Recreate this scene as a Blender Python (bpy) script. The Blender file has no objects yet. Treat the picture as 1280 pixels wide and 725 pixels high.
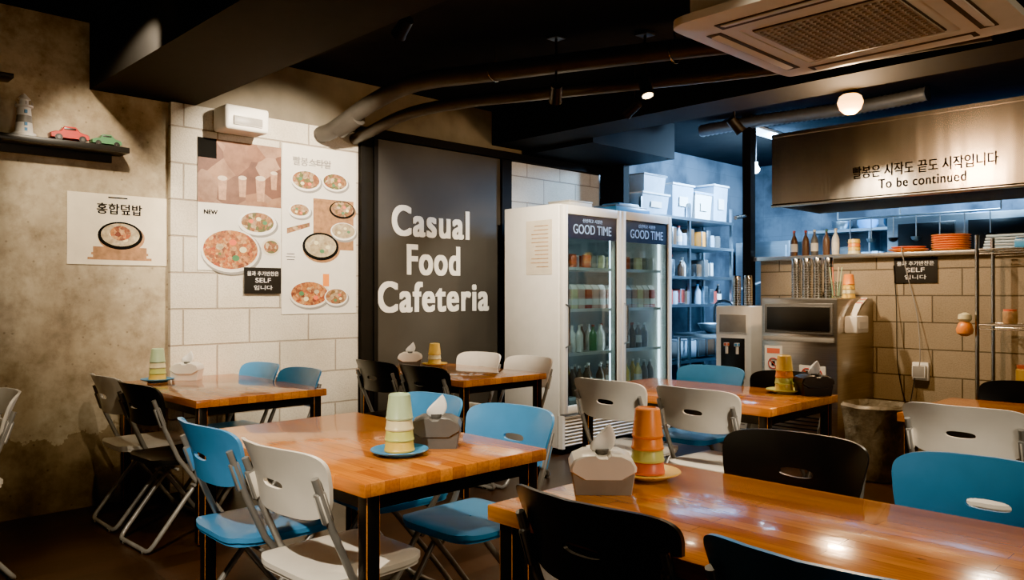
import bpy, bmesh, math, random
from mathutils import Vector, Matrix, Euler
random.seed(7)
pi=math.pi
scene=bpy.context.scene
COL=scene.collection

# ---------------------------------------------------------------- materials
def newmat(name):
    m=bpy.data.materials.new(name); m.use_nodes=True
    nt=m.node_tree; b=nt.nodes['Principled BSDF']
    return m,nt,b
def pm(name,col,rough=0.5,metal=0.0,var=0.12,scale=12,bump=0.0,coat=0.0,emit=None,estr=0,spec=0.5):
    m,nt,b=newmat(name)
    tc=nt.nodes.new('ShaderNodeTexCoord'); n=nt.nodes.new('ShaderNodeTexNoise')
    n.inputs['Scale'].default_value=scale; n.inputs['Detail'].default_value=4
    nt.links.new(tc.outputs['Object'],n.inputs['Vector'])
    r=nt.nodes.new('ShaderNodeValToRGB')
    r.color_ramp.elements[0].position=.3; r.color_ramp.elements[1].position=.7
    r.color_ramp.elements[0].color=(*[c*(1-var) for c in col],1)
    r.color_ramp.elements[1].color=(*[min(1,c*(1+var)) for c in col],1)
    nt.links.new(n.outputs['Fac'],r.inputs['Fac']); nt.links.new(r.outputs['Color'],b.inputs['Base Color'])
    b.inputs['Roughness'].default_value=rough; b.inputs['Metallic'].default_value=metal
    b.inputs['Specular IOR Level'].default_value=spec
    if coat: b.inputs['Coat Weight'].default_value=coat; b.inputs['Coat Roughness'].default_value=.08
    if bump:
        bp=nt.nodes.new('ShaderNodeBump'); bp.inputs['Strength'].default_value=bump; bp.inputs['Distance'].default_value=.01
        nt.links.new(n.outputs['Fac'],bp.inputs['Height']); nt.links.new(bp.outputs['Normal'],b.inputs['Normal'])
    if emit:
        b.inputs['Emission Color'].default_value=(*emit,1); b.inputs['Emission Strength'].default_value=estr
    return m
def ramp(nt,fac,stops):
    r=nt.nodes.new('ShaderNodeValToRGB'); cr=r.color_ramp
    while len(cr.elements)<len(stops): cr.elements.new(.5)
    for e,(p,c) in zip(cr.elements,stops): e.position=p; e.color=(*c,1)
    nt.links.new(fac,r.inputs['Fac']); return r.outputs['Color']
def noise(nt,vec,scale,detail=5,rough=.6):
    n=nt.nodes.new('ShaderNodeTexNoise'); n.inputs['Scale'].default_value=scale
    n.inputs['Detail'].default_value=detail; n.inputs['Roughness'].default_value=rough
    nt.links.new(vec,n.inputs['Vector']); return n.outputs['Fac']
def mapping(nt,vec,loc=(0,0,0),rot=(0,0,0),sc=(1,1,1)):
    n=nt.nodes.new('ShaderNodeMapping'); n.inputs['Location'].default_value=loc
    n.inputs['Rotation'].default_value=rot; n.inputs['Scale'].default_value=sc
    nt.links.new(vec,n.inputs['Vector']); return n.outputs['Vector']
def mixc(nt,a,b,fac,mode='MIX'):
    n=nt.nodes.new('ShaderNodeMix'); n.data_type='RGBA'; n.blend_type=mode
    if isinstance(fac,(int,float)): n.inputs[0].default_value=fac
    else: nt.links.new(fac,n.inputs[0])
    for i,v in ((6,a),(7,b)):
        if isinstance(v,tuple): n.inputs[i].default_value=(*v,1)
        else: nt.links.new(v,n.inputs[i])
    return n.outputs[2]
def bumpn(nt,b,h,strength,dist=.01):
    bp=nt.nodes.new('ShaderNodeBump'); bp.inputs['Strength'].default_value=strength; bp.inputs['Distance'].default_value=dist
    nt.links.new(h,bp.inputs['Height']); nt.links.new(bp.outputs['Normal'],b.inputs['Normal'])

def block_mat(name,axis,c1,c2,mort,bw,bh,rough=.8,spots=.35):
    m,nt,b=newmat(name)
    tc=nt.nodes.new('ShaderNodeTexCoord'); s=nt.nodes.new('ShaderNodeSeparateXYZ'); c=nt.nodes.new('ShaderNodeCombineXYZ')
    nt.links.new(tc.outputs['Object'],s.inputs[0])
    nt.links.new(s.outputs[axis],c.inputs[0]); nt.links.new(s.outputs[2],c.inputs[1])
    br=nt.nodes.new('ShaderNodeTexBrick'); nt.links.new(c.outputs[0],br.inputs['Vector'])
    br.inputs['Scale'].default_value=1; br.inputs['Brick Width'].default_value=bw; br.inputs['Row Height'].default_value=bh
    br.inputs['Mortar Size'].default_value=.006; br.inputs['Mortar Smooth'].default_value=.4
    br.inputs['Color1'].default_value=(*c1,1); br.inputs['Color2'].default_value=(*c2,1); br.inputs['Mortar'].default_value=(*mort,1)
    n=noise(nt,tc.outputs['Object'],90,3,.7)
    n2=noise(nt,tc.outputs['Object'],2.5,4,.6)
    col=mixc(nt,br.outputs['Color'],ramp(nt,n,[(.35,(.45,.42,.38)),(.55,(1,1,1))]),spots,'MULTIPLY')
    col=mixc(nt,col,ramp(nt,n2,[(.3,(.7,.66,.6)),(.6,(1,1,1))]),.5,'MULTIPLY')
    nt.links.new(col,b.inputs['Base Color']); b.inputs['Roughness'].default_value=rough
    mth=nt.nodes.new('ShaderNodeMath'); mth.operation='MULTIPLY_ADD'; nt.links.new(br.outputs['Fac'],mth.inputs[0]); mth.inputs[1].default_value=-1.0
    m2=nt.nodes.new('ShaderNodeMath'); m2.operation='MULTIPLY'; nt.links.new(n,m2.inputs[0]); m2.inputs[1].default_value=.35
    nt.links.new(m2.outputs[0],mth.inputs[2]); bumpn(nt,b,mth.outputs[0],1.0,.01)
    return m

def concrete_mat():
    m,nt,b=newmat('raw_concrete_plaster')
    tc=nt.nodes.new('ShaderNodeTexCoord'); o=tc.outputs['Object']
    a=noise(nt,o,1.3,8,.65); c=noise(nt,o,7,8,.7); d=noise(nt,mapping(nt,o,sc=(1,1,.25)),3,5,.6)
    col=ramp(nt,a,[(.3,(.17,.13,.08)),(.45,(.35,.28,.185)),(.6,(.52,.44,.31)),(.75,(.62,.54,.40))])
    col=mixc(nt,col,ramp(nt,c,[(.3,(.42,.37,.3)),(.55,(1,1,1))]),.75,'MULTIPLY')
    col=mixc(nt,col,ramp(nt,d,[(.35,(.5,.44,.36)),(.6,(1,1,1))]),.6,'MULTIPLY')
    s=nt.nodes.new('ShaderNodeSeparateXYZ'); nt.links.new(o,s.inputs[0])
    ad=nt.nodes.new('ShaderNodeMath'); ad.operation='ADD'; nt.links.new(s.outputs[2],ad.inputs[0]); nt.links.new(a,ad.inputs[1])
    col=mixc(nt,col,ramp(nt,ad.outputs[0],[(.5,(.22,.18,.13)),(1.0,(.5,.45,.38)),(1.5,(1,1,1))]),.85,'MULTIPLY')
    v=nt.nodes.new('ShaderNodeTexVoronoi'); v.inputs['Scale'].default_value=14; nt.links.new(o,v.inputs['Vector'])
    col=mixc(nt,col,ramp(nt,v.outputs['Distance'],[(.05,(.2,.16,.12)),(.12,(1,1,1))]),.5,'MULTIPLY')
    nt.links.new(col,b.inputs['Base Color']); b.inputs['Roughness'].default_value=.75; bumpn(nt,b,c,.35)
    return m

def wood_mat():
    m,nt,b=newmat('varnished_butcher_block_wood')
    tc=nt.nodes.new('ShaderNodeTexCoord'); oi=nt.nodes.new('ShaderNodeObjectInfo')
    va=nt.nodes.new('ShaderNodeVectorMath'); va.operation='ADD'; nt.links.new(tc.outputs['Object'],va.inputs[0])
    cx=nt.nodes.new('ShaderNodeCombineXYZ'); mu=nt.nodes.new('ShaderNodeMath'); mu.operation='MULTIPLY'; mu.inputs[1].default_value=5
    nt.links.new(oi.outputs['Random'],mu.inputs[0]); nt.links.new(mu.outputs[0],cx.inputs[1]); nt.links.new(cx.outputs[0],va.inputs[1])
    o=va.outputs[0]
    r=mapping(nt,o,rot=(0,0,pi/2))
    br=nt.nodes.new('ShaderNodeTexBrick'); nt.links.new(r,br.inputs['Vector']); br.inputs['Scale'].default_value=1
    br.inputs['Brick Width'].default_value=.55; br.inputs['Row Height'].default_value=.05; br.inputs['Mortar Size'].default_value=.0007
    br.inputs['Color1'].default_value=(.76,.27,.022,1); br.inputs['Color2'].default_value=(.52,.15,.008,1); br.inputs['Mortar'].default_value=(.26,.06,.004,1)
    g=noise(nt,mapping(nt,o,sc=(60,3,60)),1.5,5,.6)
    col=mixc(nt,br.outputs['Color'],ramp(nt,g,[(.35,(.62,.5,.4)),(.6,(1,1,1))]),.6,'MULTIPLY')
    v=nt.nodes.new('ShaderNodeTexVoronoi'); v.inputs['Scale'].default_value=5.5; nt.links.new(mapping(nt,o,sc=(1.4,.8,1)),v.inputs['Vector'])
    col=mixc(nt,col,ramp(nt,v.outputs['Distance'],[(.035,(.2,.09,.04)),(.075,(1,1,1))]),.85,'MULTIPLY')
    nt.links.new(col,b.inputs['Base Color']); b.inputs['Roughness'].default_value=.15
    b.inputs['Coat Weight'].default_value=.4; b.inputs['Coat Roughness'].default_value=.05
    bumpn(nt,b,noise(nt,mapping(nt,o,sc=(14,4,1)),1.5,3),.2,.004)
    return m

def floor_mat():
    m,nt,b=newmat('dark_floor_tile')
    tc=nt.nodes.new('ShaderNodeTexCoord'); o=tc.outputs['Object']
    br=nt.nodes.new('ShaderNodeTexBrick'); nt.links.new(o,br.inputs['Vector']); br.inputs['Scale'].default_value=1
    br.inputs['Brick Width'].default_value=.9; br.inputs['Row Height'].default_value=.15; br.inputs['Mortar Size'].default_value=.002
    br.inputs['Color1'].default_value=(.055,.03,.018,1); br.inputs['Color2'].default_value=(.03,.017,.01,1); br.inputs['Mortar'].default_value=(.008,.005,.003,1)
    n=noise(nt,o,3,6); col=mixc(nt,br.outputs['Color'],ramp(nt,n,[(.3,(.5,.45,.4)),(.7,(1.0,1.0,1.0))]),.7,'MULTIPLY')
    nt.links.new(col,b.inputs['Base Color']); b.inputs['Roughness'].default_value=.3; bumpn(nt,b,n,.1)
    return m
def tile_mat(name,c):
    m,nt,b=newmat(name); tc=nt.nodes.new('ShaderNodeTexCoord')
    s=nt.nodes.new('ShaderNodeSeparateXYZ'); nt.links.new(tc.outputs['Object'],s.inputs[0])
    ad=nt.nodes.new('ShaderNodeMath'); ad.operation='ADD'; nt.links.new(s.outputs[0],ad.inputs[0]); nt.links.new(s.outputs[1],ad.inputs[1])
    cx=nt.nodes.new('ShaderNodeCombineXYZ'); nt.links.new(ad.outputs[0],cx.inputs[0]); nt.links.new(s.outputs[2],cx.inputs[1])
    br=nt.nodes.new('ShaderNodeTexBrick'); br.offset=0; br.inputs['Scale'].default_value=1; br.inputs['Brick Width'].default_value=.25; br.inputs['Row Height'].default_value=.25; br.inputs['Mortar Size'].default_value=.002
    br.inputs['Color1'].default_value=(*c,1); br.inputs['Color2'].default_value=(*[x*.85 for x in c],1); br.inputs['Mortar'].default_value=(*[x*.6 for x in c],1)
    col=mixc(nt,br.outputs['Color'],ramp(nt,noise(nt,tc.outputs['Object'],1.6,5),[(.4,(.12,.12,.14)),(.6,(1,1,1))]),.9,'MULTIPLY')
    nt.links.new(cx.outputs[0],br.inputs['Vector']); nt.links.new(col,b.inputs['Base Color']); b.inputs['Roughness'].default_value=.3; return m
def steel_mat(name,col=(.55,.52,.47),rough=.28,axis=2,wob=.25,wsc=2.5,wmap=(1,1,1)):
    m,nt,b=newmat(name)
    tc=nt.nodes.new('ShaderNodeTexCoord'); sc=[3,3,3]; sc[axis]=140
    n=noise(nt,mapping(nt,tc.outputs['Object'],sc=tuple(sc)),1,3)
    nt.links.new(ramp(nt,n,[(.3,tuple(c*.8 for c in col)),(.7,col)]),b.inputs['Base Color'])
    b.inputs['Metallic'].default_value=1; b.inputs['Roughness'].default_value=rough
    bumpn(nt,b,noise(nt,mapping(nt,tc.outputs['Object'],sc=wmap),wsc,2),wob,.02); return m
def glass_mat(name,tint,f):
    m=bpy.data.materials.new(name); m.use_nodes=True; nt=m.node_tree; nt.nodes.clear()
    o=nt.nodes.new('ShaderNodeOutputMaterial'); t=nt.nodes.new('ShaderNodeBsdfTransparent'); g=nt.nodes.new('ShaderNodeBsdfGlossy')
    t.inputs[0].default_value=(*tint,1); g.inputs['Roughness'].default_value=.03; mx=nt.nodes.new('ShaderNodeMixShader')
    mx.inputs[0].default_value=f
    nt.links.new(t.outputs[0],mx.inputs[1]); nt.links.new(g.outputs[0],mx.inputs[2]); nt.links.new(mx.outputs[0],o.inputs[0])
    return m
def bag_mat():
    m=bpy.data.materials.new('translucent_plastic_bag'); m.use_nodes=True; nt=m.node_tree; b=nt.nodes['Principled BSDF']
    tc=nt.nodes.new('ShaderNodeTexCoord'); n=noise(nt,tc.outputs['Object'],9,5)
    nt.links.new(ramp(nt,n,[(.3,(.16,.13,.09)),(.7,(.45,.38,.27))]),b.inputs['Base Color']); b.inputs['Roughness'].default_value=.2
    b.inputs['Alpha'].default_value=.85; bumpn(nt,b,n,.9,.03); return m
def food_mat(name,cols,scale):
    m,nt,b=newmat(name); tc=nt.nodes.new('ShaderNodeTexCoord')
    nz=nt.nodes.new('ShaderNodeTexNoise'); nz.inputs['Scale'].default_value=scale*.6; nt.links.new(tc.outputs['Object'],nz.inputs['Vector'])
    vm=nt.nodes.new('ShaderNodeMix'); vm.data_type='RGBA'; vm.inputs[0].default_value=.04; nt.links.new(tc.outputs['Object'],vm.inputs[6]); nt.links.new(nz.outputs['Color'],vm.inputs[7])
    v=nt.nodes.new('ShaderNodeTexVoronoi'); v.inputs['Scale'].default_value=scale; nt.links.new(vm.outputs[2],v.inputs['Vector'])
    s=nt.nodes.new('ShaderNodeSeparateColor'); nt.links.new(v.outputs['Color'],s.inputs[0])
    k=len(cols); c=ramp(nt,s.outputs[0],[(i/(k-.5),c) for i,c in enumerate(cols)])
    c=mixc(nt,c,ramp(nt,noise(nt,tc.outputs['Object'],scale*1.5,4),[(.35,(.45,.35,.3)),(.6,(1,1,1))]),.7,'MULTIPLY')
    nt.links.new(c,b.inputs['Base Color'])
    b.inputs['Roughness'].default_value=.6; return m
def emat(name,col,s):
    m,nt,b=newmat(name); b.inputs['Base Color'].default_value=(*col,1); b.inputs['Emission Color'].default_value=(*col,1); b.inputs['Emission Strength'].default_value=s; return m

WOOD=wood_mat(); CONC=concrete_mat(); FLOOR=floor_mat(); GLASS=glass_mat('clear_glass_pane',(.86,.92,.92),.06); GLASSD=glass_mat('tinted_fridge_glass',(.6,.7,.73),.10); BAG=bag_mat()
BLOCKW=block_mat('white_painted_block',0,(.78,.72,.60),(.70,.64,.53),(.44,.37,.29),.45,.235,spots=.3)
BLOCKT=block_mat('tan_block_tile',1,(.38,.295,.185),(.29,.225,.14),(.12,.09,.055),.42,.21,.6)
PLAST=pm('grey_plaster',(.19,.16,.115),.85,var=.25,scale=4,bump=.2)
CEIL=pm('black_painted_ceiling',(.007,.006,.0055),.9,var=.3,scale=6,bump=.3,spec=.15)
BLACKP=pm('black_paint',(.007,.0062,.0055),.8,spec=.2)
CHAR=pm('charcoal_board',(.040,.035,.029),.7,var=.15,scale=3)
STEEL=steel_mat('brushed_stainless',(.62,.58,.53)); STEELH=steel_mat('hood_stainless',(.56,.50,.43),.26,1,.35,1.0,(1,4,.6))
STEELB=steel_mat('kitchen_stainless',(.45,.53,.58),.3)
DUCTM=pm('dull_duct_foil',(.14,.16,.19),.45,.7)
CHROME=pm('chrome_tube',(.55,.53,.50),.2,1)
TUBE=pm('grey_enamelled_tube',(.30,.29,.27),.3,.35)
BSTEEL=pm('black_steel',(.009,.008,.008),.35,.3)
BLUEP=pm('blue_plastic',(.055,.30,.66),.32,var=.05); WHITEP=pm('cream_plastic',(.92,.87,.77),.35,var=.03); BLACKPL=pm('black_plastic',(.009,.0085,.008),.35,var=.1)
WHITEE=pm('white_enamel',(.90,.86,.78),.35,var=.03); WHITE=pm('white_paint',(.9,.88,.82),.5,var=.02)
PAPER=pm('paper_white',(.84,.80,.71),.7,var=.03); CREAMPAPER=pm('paper_cream',(.78,.69,.53),.7,var=.06)
GREY=pm('grey_plastic',(.11,.105,.098),.4); LGREY=pm('light_grey_plastic',(.3,.28,.25),.4); TISSUE=pm('tissue_paper',(.9,.88,.84),.8,var=.02)
KBLUE=tile_mat('kitchen_wall_tile',(.09,.12,.15))
def cp(n,c): return pm(n,c,.3,var=.05)
GREENC=cp('cup_pale_green',(.46,.60,.36)); CREAMC=cp('cup_cream',(.80,.72,.42)); YELC=cp('cup_yellow',(.85,.56,.08)); LIMEC=cp('cup_lime',(.62,.65,.16))
ORC=cp('cup_orange',(.90,.28,.03)); REDC=cp('cup_coral',(.78,.16,.07)); BLUEC=cp('saucer_blue',(.06,.30,.62))
RED=cp('red_paint',(.50,.04,.03)); GREENT=cp('green_toy',(.08,.22,.1)); DBLUE=cp('dark_blue_print',(.008,.012,.03)); BINW=pm('translucent_bin',(.38,.5,.6),.3,var=.08)
BOTW=cp('bottle_white',(.7,.68,.62)); BOTR=cp('bottle_red',(.45,.06,.04)); BOTB=cp('bottle_brown',(.12,.06,.03)); PINK=cp('carton_pink',(.74,.45,.38)); WOODB=pm('light_wood',(.5,.29,.13),.5,var=.3,scale=25)
ACM=pm('ac_beige_plastic',(.78,.68,.53),.4,var=.03); ACG=pm('ac_grille_bar',(.46,.37,.27),.5)
ACD=pm('ac_dark_slot',(.06,.045,.033),.6)

# ---------------------------------------------------------------- builder
class B:
    def __init__(s): s.bm=bmesh.new(); s.m=[]
    def mi(s,mat):
        if mat not in s.m: s.m.append(mat)
        return s.m.index(mat)
    def box(s,c,d,mat,bev=0,rot=None,seg=2):
        M=Matrix.Translation(c)
        if rot: M=M@Euler(rot).to_matrix().to_4x4()
        M=M@Matrix.Diagonal((d[0],d[1],d[2],1))
        vs=bmesh.ops.create_cube(s.bm,size=1,matrix=M)['verts']
        fs={f for v in vs for f in v.link_faces}; i=s.mi(mat)
        for f in fs: f.material_index=i
        if bev:
            es=list({e for v in vs for e in v.link_edges})
            bmesh.ops.bevel(s.bm,geom=es,offset=bev,segments=seg,affect='EDGES',profile=.5,clamp_overlap=True)
    def bx(s,x0,x1,y0,y1,z0,z1,mat,bev=0):
        s.box(((x0+x1)/2,(y0+y1)/2,(z0+z1)/2),(abs(x1-x0),abs(y1-y0),abs(z1-z0)),mat,bev)
    def skin(s,rings,mat,loop=False,cap=True):
        i=s.mi(mat); V=[[s.bm.verts.new(p) for p in r] for r in rings]; n=len(V[0]); R=len(V)
        for a in range(R if loop else R-1):
            A=V[a];C=V[(a+1)%R]
            for k in range(n):
                try: f=s.bm.faces.new((A[k],A[(k+1)%n],C[(k+1)%n],C[k])); f.material_index=i
                except: pass
        if cap and not loop:
            for r in (V[0],V[-1]):
                try: f=s.bm.faces.new(r); f.material_index=i
                except: pass
    def lathe(s,prof,c,mat,seg=24,cap=True):
        s.skin([[(c[0]+r*math.cos(2*pi*k/seg),c[1]+r*math.sin(2*pi*k/seg),c[2]+z) for k in range(seg)] for r,z in prof],mat,cap=cap)
    def tube(s,pts,r,mat,seg=10,smooth=0,loop=False,radii=None):
        P=[Vector(p) for p in pts]
        if smooth:
            Q=[]; n=len(P)
            for i in range(n-1):
                p0=P[max(i-1,0)];p1=P[i];p2=P[i+1];p3=P[min(i+2,n-1)]
                for k in range(smooth):
                    t=k/smooth; Q.append(.5*((2*p1)+(-p0+p2)*t+(2*p0-5*p1+4*p2-p3)*t*t+(-p0+3*p1-3*p2+p3)*t**3))
            Q.append(P[-1]); P=Q
        n=len(P); T=[]
        for i in range(n):
            a=P[(i-1)%n] if loop else P[max(i-1,0)]; b=P[(i+1)%n] if loop else P[min(i+1,n-1)]
            T.append((b-a).normalized())
        up=Vector((0,0,1)) if abs(T[0].z)<.9 else Vector((1,0,0))
        N=(up-T[0]*up.dot(T[0])).normalized(); rings=[]
        for i in range(n):
            N=(N-T[i]*N.dot(T[i])).normalized(); Bn=T[i].cross(N)
            rr=radii[i] if radii else r
            rings.append([P[i]+(N*math.cos(2*pi*k/seg)+Bn*math.sin(2*pi*k/seg))*rr for k in range(seg)])
        s.skin(rings,mat,loop=loop)
    def cyl(s,a,b,r,mat,seg=16,r2=None):
        s.tube([a,b],r,mat,seg,radii=[r,r if r2 is None else r2])
    def poly(s,pts,mat):
        f=s.bm.faces.new([s.bm.verts.new(p) for p in pts]); f.material_index=s.mi(mat)
    def slab(s,inner,outer,rings,fn,th,mat):
        n=len(outer); R=[]
        for t in range(rings+1):
            k=t/rings; R.append([(inner[i][0]*(1-k)+outer[i][0]*k,inner[i][1]*(1-k)+outer[i][1]*k) for i in range(n)])
        full=[[fn(a,b,th/2) for a,b in r] for r in R]+[[fn(a,b,-th/2) for a,b in r] for r in reversed(R)]
        return s.skin(full,mat,loop=True)
    def mesh(s,name,smooth=35):
        bmesh.ops.recalc_face_normals(s.bm,faces=s.bm.faces[:])
        me=bpy.data.meshes.new(name); s.bm.to_mesh(me); s.bm.free()
        for m in s.m: me.materials.append(m)
        for p in me.polygons: p.use_smooth=True
        me.set_sharp_from_angle(angle=math.radians(smooth))
        return me
    def done(s,name,loc=(0,0,0),rz=0,parent=None):
        return place(name,s.mesh(name),loc,rz,parent)
def place(name,me,loc=(0,0,0),rz=0,parent=None):
    o=bpy.data.objects.new(name,me); o.location=loc; o.rotation_euler=(0,0,rz); COL.objects.link(o)
    if parent: o.parent=parent
    return o
def empty(name,loc=(0,0,0)):
    o=bpy.data.objects.new(name,None); o.location=loc; o.empty_display_size=.1; COL.objects.link(o); return o
def text(body,name,loc,rot,mat,parent,width=None,height=None,size=.1,ext=.001,sp=1,align='CENTER',fat=0):
    cu=bpy.data.curves.new(name,'FONT'); cu.body=body; cu.size=size; cu.align_x=align; cu.extrude=ext; cu.space_character=sp
    cu.materials.append(mat); o=bpy.data.objects.new(name,cu); COL.objects.link(o); o.rotation_euler=rot
    bpy.context.view_layer.update()
    sx=width/o.dimensions.x if width and o.dimensions.x>0 else 1
    sy=height/o.dimensions.y if height and o.dimensions.y>0 else sx
    o.scale=(sx,sy,1)
    if parent: o.parent=parent; o.location=Vector(loc)-parent.location
    else: o.location=loc
    if fat:
        R=Euler(rot).to_matrix(); i=0
        for dx in(-fat,0,fat):
            for dy in(-fat*.6,fat*.6):
                i+=1; c=bpy.data.objects.new(name+'_stroke',cu); COL.objects.link(c); c.parent=o.parent; c.rotation_euler=rot; c.scale=o.scale; c.location=Vector(o.location)+R@Vector((dx,dy,-.00012*i))
    return o
RY=(pi/2,0,0); RX=(pi/2,0,-pi/2)
def single(name,*a):
    b=B(); b.bx(*a[:6],a[6],a[7] if len(a)>7 else 0); return b.done(name)

# ---------------------------------------------------------------- room shell
YW=5.15; ZC=2.9; XK=6.6
single('floor',-2.6,9.4,-2.6,5.3,-.1,0,FLOOR)
single('ceiling',-2.6,9.4,-2.6,5.3,ZC,ZC+.1,CEIL)
b=B(); b.bx(-2.6,1.945,YW,YW+.15,0,ZC,CONC); b.bx(1.945,6.25,YW,YW+.15,0,ZC,PLAST); b.bx(6.25,9.4,YW,YW+.15,0,ZC,KBLUE)
b.done('wall_back')
single('wall_block_facing',1.945,3.345,YW-.04,YW,0,2.5,BLOCKW)
single('wall_block_facing',4.955,6.215,YW-.04,YW,0,2.475,BLOCKW)
single('wall_left',-2.7,-2.6,-2.6,5.3,0,ZC,CONC)
single('wall_front',-2.6,9.4,-2.7,-2.6,0,ZC,PLAST)
single('wall_kitchen',9.3,9.4,-2.6,YW,0,ZC,KBLUE)
b=B(); b.bx(XK,XK+.15,-2.6,3.54,0,1.57,BLOCKT)
b.bx(XK-.06,XK+.42,-2.6,3.58,1.57,1.605,STEEL,.004); b.done('wall_counter')
b=B(); b.bx(1.48,2.10,-2.6,YW-.001,2.50,ZC,BLACKP); b.done('ceiling_beam')
b=B(); b.bx(4.77,5.15,-2.6,YW-.001,2.60,ZC,BLACKP); b.done('ceiling_beam')
b=B(); b.bx(5.15,6.36,4.3,YW-.001,2.56,ZC,BLACKP); b.done('ceiling_beam')
b=B(); b.bx(6.22,6.31,YW-.35,YW-.05,0,2.56,BLACKP); b.done('trim_1')
b=B(); b.bx(XK-.09,XK-.005,3.59,3.67,0,ZC,BLACKP); b.done('steel_column')
b=B(); b.bx(3.352,4.95,YW-.045,YW-.001,0,2.478,CHAR)
for x in (3.352,3.47): b.bx(x,x+.035,YW-.075,YW-.04,0,2.478,BLACKP)
b.bx(3.385,3.47,YW-.055,YW-.04,0,2.478,BLACKP)
b.bx(4.83,4.95,YW-.07,YW-.04,0,2.478,BLACKP); b.done('door_1')
single('trim_2',3.35,6.2,YW-.09,YW-.001,2.48,2.545,BLACKP)
b=B(); FILLPANE=emat('added_pane_glow',(1,.80,.52),.25)  # made-up window behind the camera; its glowing pane goes with the fill lamp
b.bx(-.6,3.6,-2.598,-2.585,.9,2.2,FILLPANE)
for i in range(5): x=-.6+i*1.05; b.bx(x-.03,x+.03,-2.6,-2.55,.86,2.24,BSTEEL)
for z in(.87,1.55,2.22): b.bx(-.63,3.63,-2.6,-2.55,z-.03,z+.03,BSTEEL)
b.done('added_fill_window_1')
e=empty('wall_lettering',(4.12,YW-.05,1.4))
for body,z,w,x in (('Casual',1.745,.79,4.06),('Food',1.435,.54,4.075),('Cafeteria',1.135,1.15,4.10)):
    text(body,'lettering_'+body.lower(),(x,YW-.048,z),RY,WHITE,e,width=w,height=.235,size=.3,ext=.002,sp=1.12,fat=.010)

# ---------------------------------------------------------------- posters
FRED=food_mat('print_spicy_food',[(.36,.06,.015),(.52,.15,.03),(.65,.38,.16),(.18,.03,.01),(.55,.22,.05)],48)
FMIX=food_mat('print_mixed_food',[(.42,.22,.08),(.25,.09,.03),(.6,.47,.27),(.36,.11,.03),(.13,.14,.04)],38)
FSOUP=food_mat('print_soup',[(.62,.54,.36),(.48,.38,.21),(.55,.44,.28)],20)
PBROWN=food_mat('print_brown_photo',[(.24,.10,.05),(.34,.17,.09),(.42,.25,.16),(.16,.06,.03)],7)
INK=pm('black_ink',(.006,.006,.006),.9,spec=.1); BOARD=pm('print_wood_board',(.36,.18,.075),.6,var=.3,scale=30)
PG=pm('print_glass',(.44,.24,.14),.5,var=.3,scale=30); PG2=pm('print_foam',(.62,.5,.38),.5)
def disc(b,cx,cz,rx,rz,y,mat,n=28): b.poly([(cx+rx*math.cos(2*pi*k/n),y,cz+rz*math.sin(2*pi*k/n)) for k in range(n)],mat)
def dish(b,cx,cz,r,y,food,rim=WHITE,sq=.8,k=.8):
    disc(b,cx+.008,cz-.012,r*1.04,r*sq*1.04,y-.0006,BOARD if rim is INK else LGREY)
    disc(b,cx,cz,r,r*sq,y-.0012,rim); disc(b,cx,cz+.005,r*k,r*sq*k*.95,y-.0018,food)
    if r>.08:
        for q in range(5): a=q*1.3+cx*7; disc(b,cx+r*k*.45*math.cos(a),cz+r*sq*k*.4*math.sin(a),r*.13,r*.1,y-.0021,[FMIX,GREENT,CREAMC,REDC,FSOUP][q] if food is not FSOUP else [CREAMC,FSOUP,GREENT,CREAMC,FSOUP][q],12)
def lines(b,x,z,w,n,y,mat,h=.008,st=.022):
    for i in range(n):
        ww=w*(.7+.3*random.random()); b.bx(x-ww/2,x+ww/2,y-.0012,y,z-i*st-h,z-i*st,mat)
def padd(b,name,par): o=b.done(name); o.parent=par; o.location=-par.location; return o
P=empty('food_poster',(1.65,YW,1.66)); y=YW-.006
b=B(); b.bx(1.36,1.935,y,YW-.0005,1.45,1.88,CREAMPAPER)
for i in range(3): b.bx(1.47+.02*i,1.84-.02*i,y-.0008,y,1.48+.03*i,1.495+.03*i,BOARD)
b.bx(1.50,1.81,y-.0006,y,1.485,1.56,BOARD); dish(b,1.655,1.63,.13,y-.001,FSOUP,INK,.66,.86); disc(b,1.655,1.645,.06,.045,y-.0035,FRED)
lines(b,1.64,1.865,.14,1,y,INK,.008)
padd(b,'print',P); text('홍합덮밥','title',(1.65,y-.002,1.765),RY,INK,P,width=.26,height=.065,size=.1,fat=.0015)
y=YW-.046
P=empty('menu_poster',(2.41,YW-.04,1.86))
b=B(); b.bx(2.115,2.705,y,YW-.0405,1.43,2.30,PAPER); b.bx(2.115,2.705,y-.0008,y,1.875,2.30,PBROWN)
b.bx(2.115,2.24,y-.0016,y,2.17,2.30,INK)
for gx,gz,s_ in ((2.28,1.90,1),(2.42,1.93,.9),(2.55,1.91,1.1),(2.65,2.0,.8)):
    b.poly([(gx-.024*s_,y-.002,gz),(gx+.024*s_,y-.002,gz),(gx+.032*s_,y-.002,gz+.14*s_),(gx-.032*s_,y-.002,gz+.14*s_)],PG)
    disc(b,gx,gz+.145*s_,.033*s_,.016*s_,y-.0026,PG2)
dish(b,2.34,1.565,.205,y-.001,FRED,PAPER,.72,.93); dish(b,2.53,1.76,.14,y-.0005,FMIX,WHITE,.6,.85); disc(b,2.63,1.60,.07,.06,y-.003,CREAMPAPER)
disc(b,2.63,1.6,.055,.045,y-.0034,FMIX)
padd(b,'print',P); text('NEW','caption',(2.20,y-.002,1.80),RY,INK,P,width=.09,size=.05,fat=.0012)
P=empty('menu_poster',(3.01,YW-.04,1.72))
b=B(); b.bx(2.711,3.323,y,YW-.0405,1.13,2.34,PAPER)
b.bx(2.96,3.3,y-.0006,y,1.60,1.97,BOARD)
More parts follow.
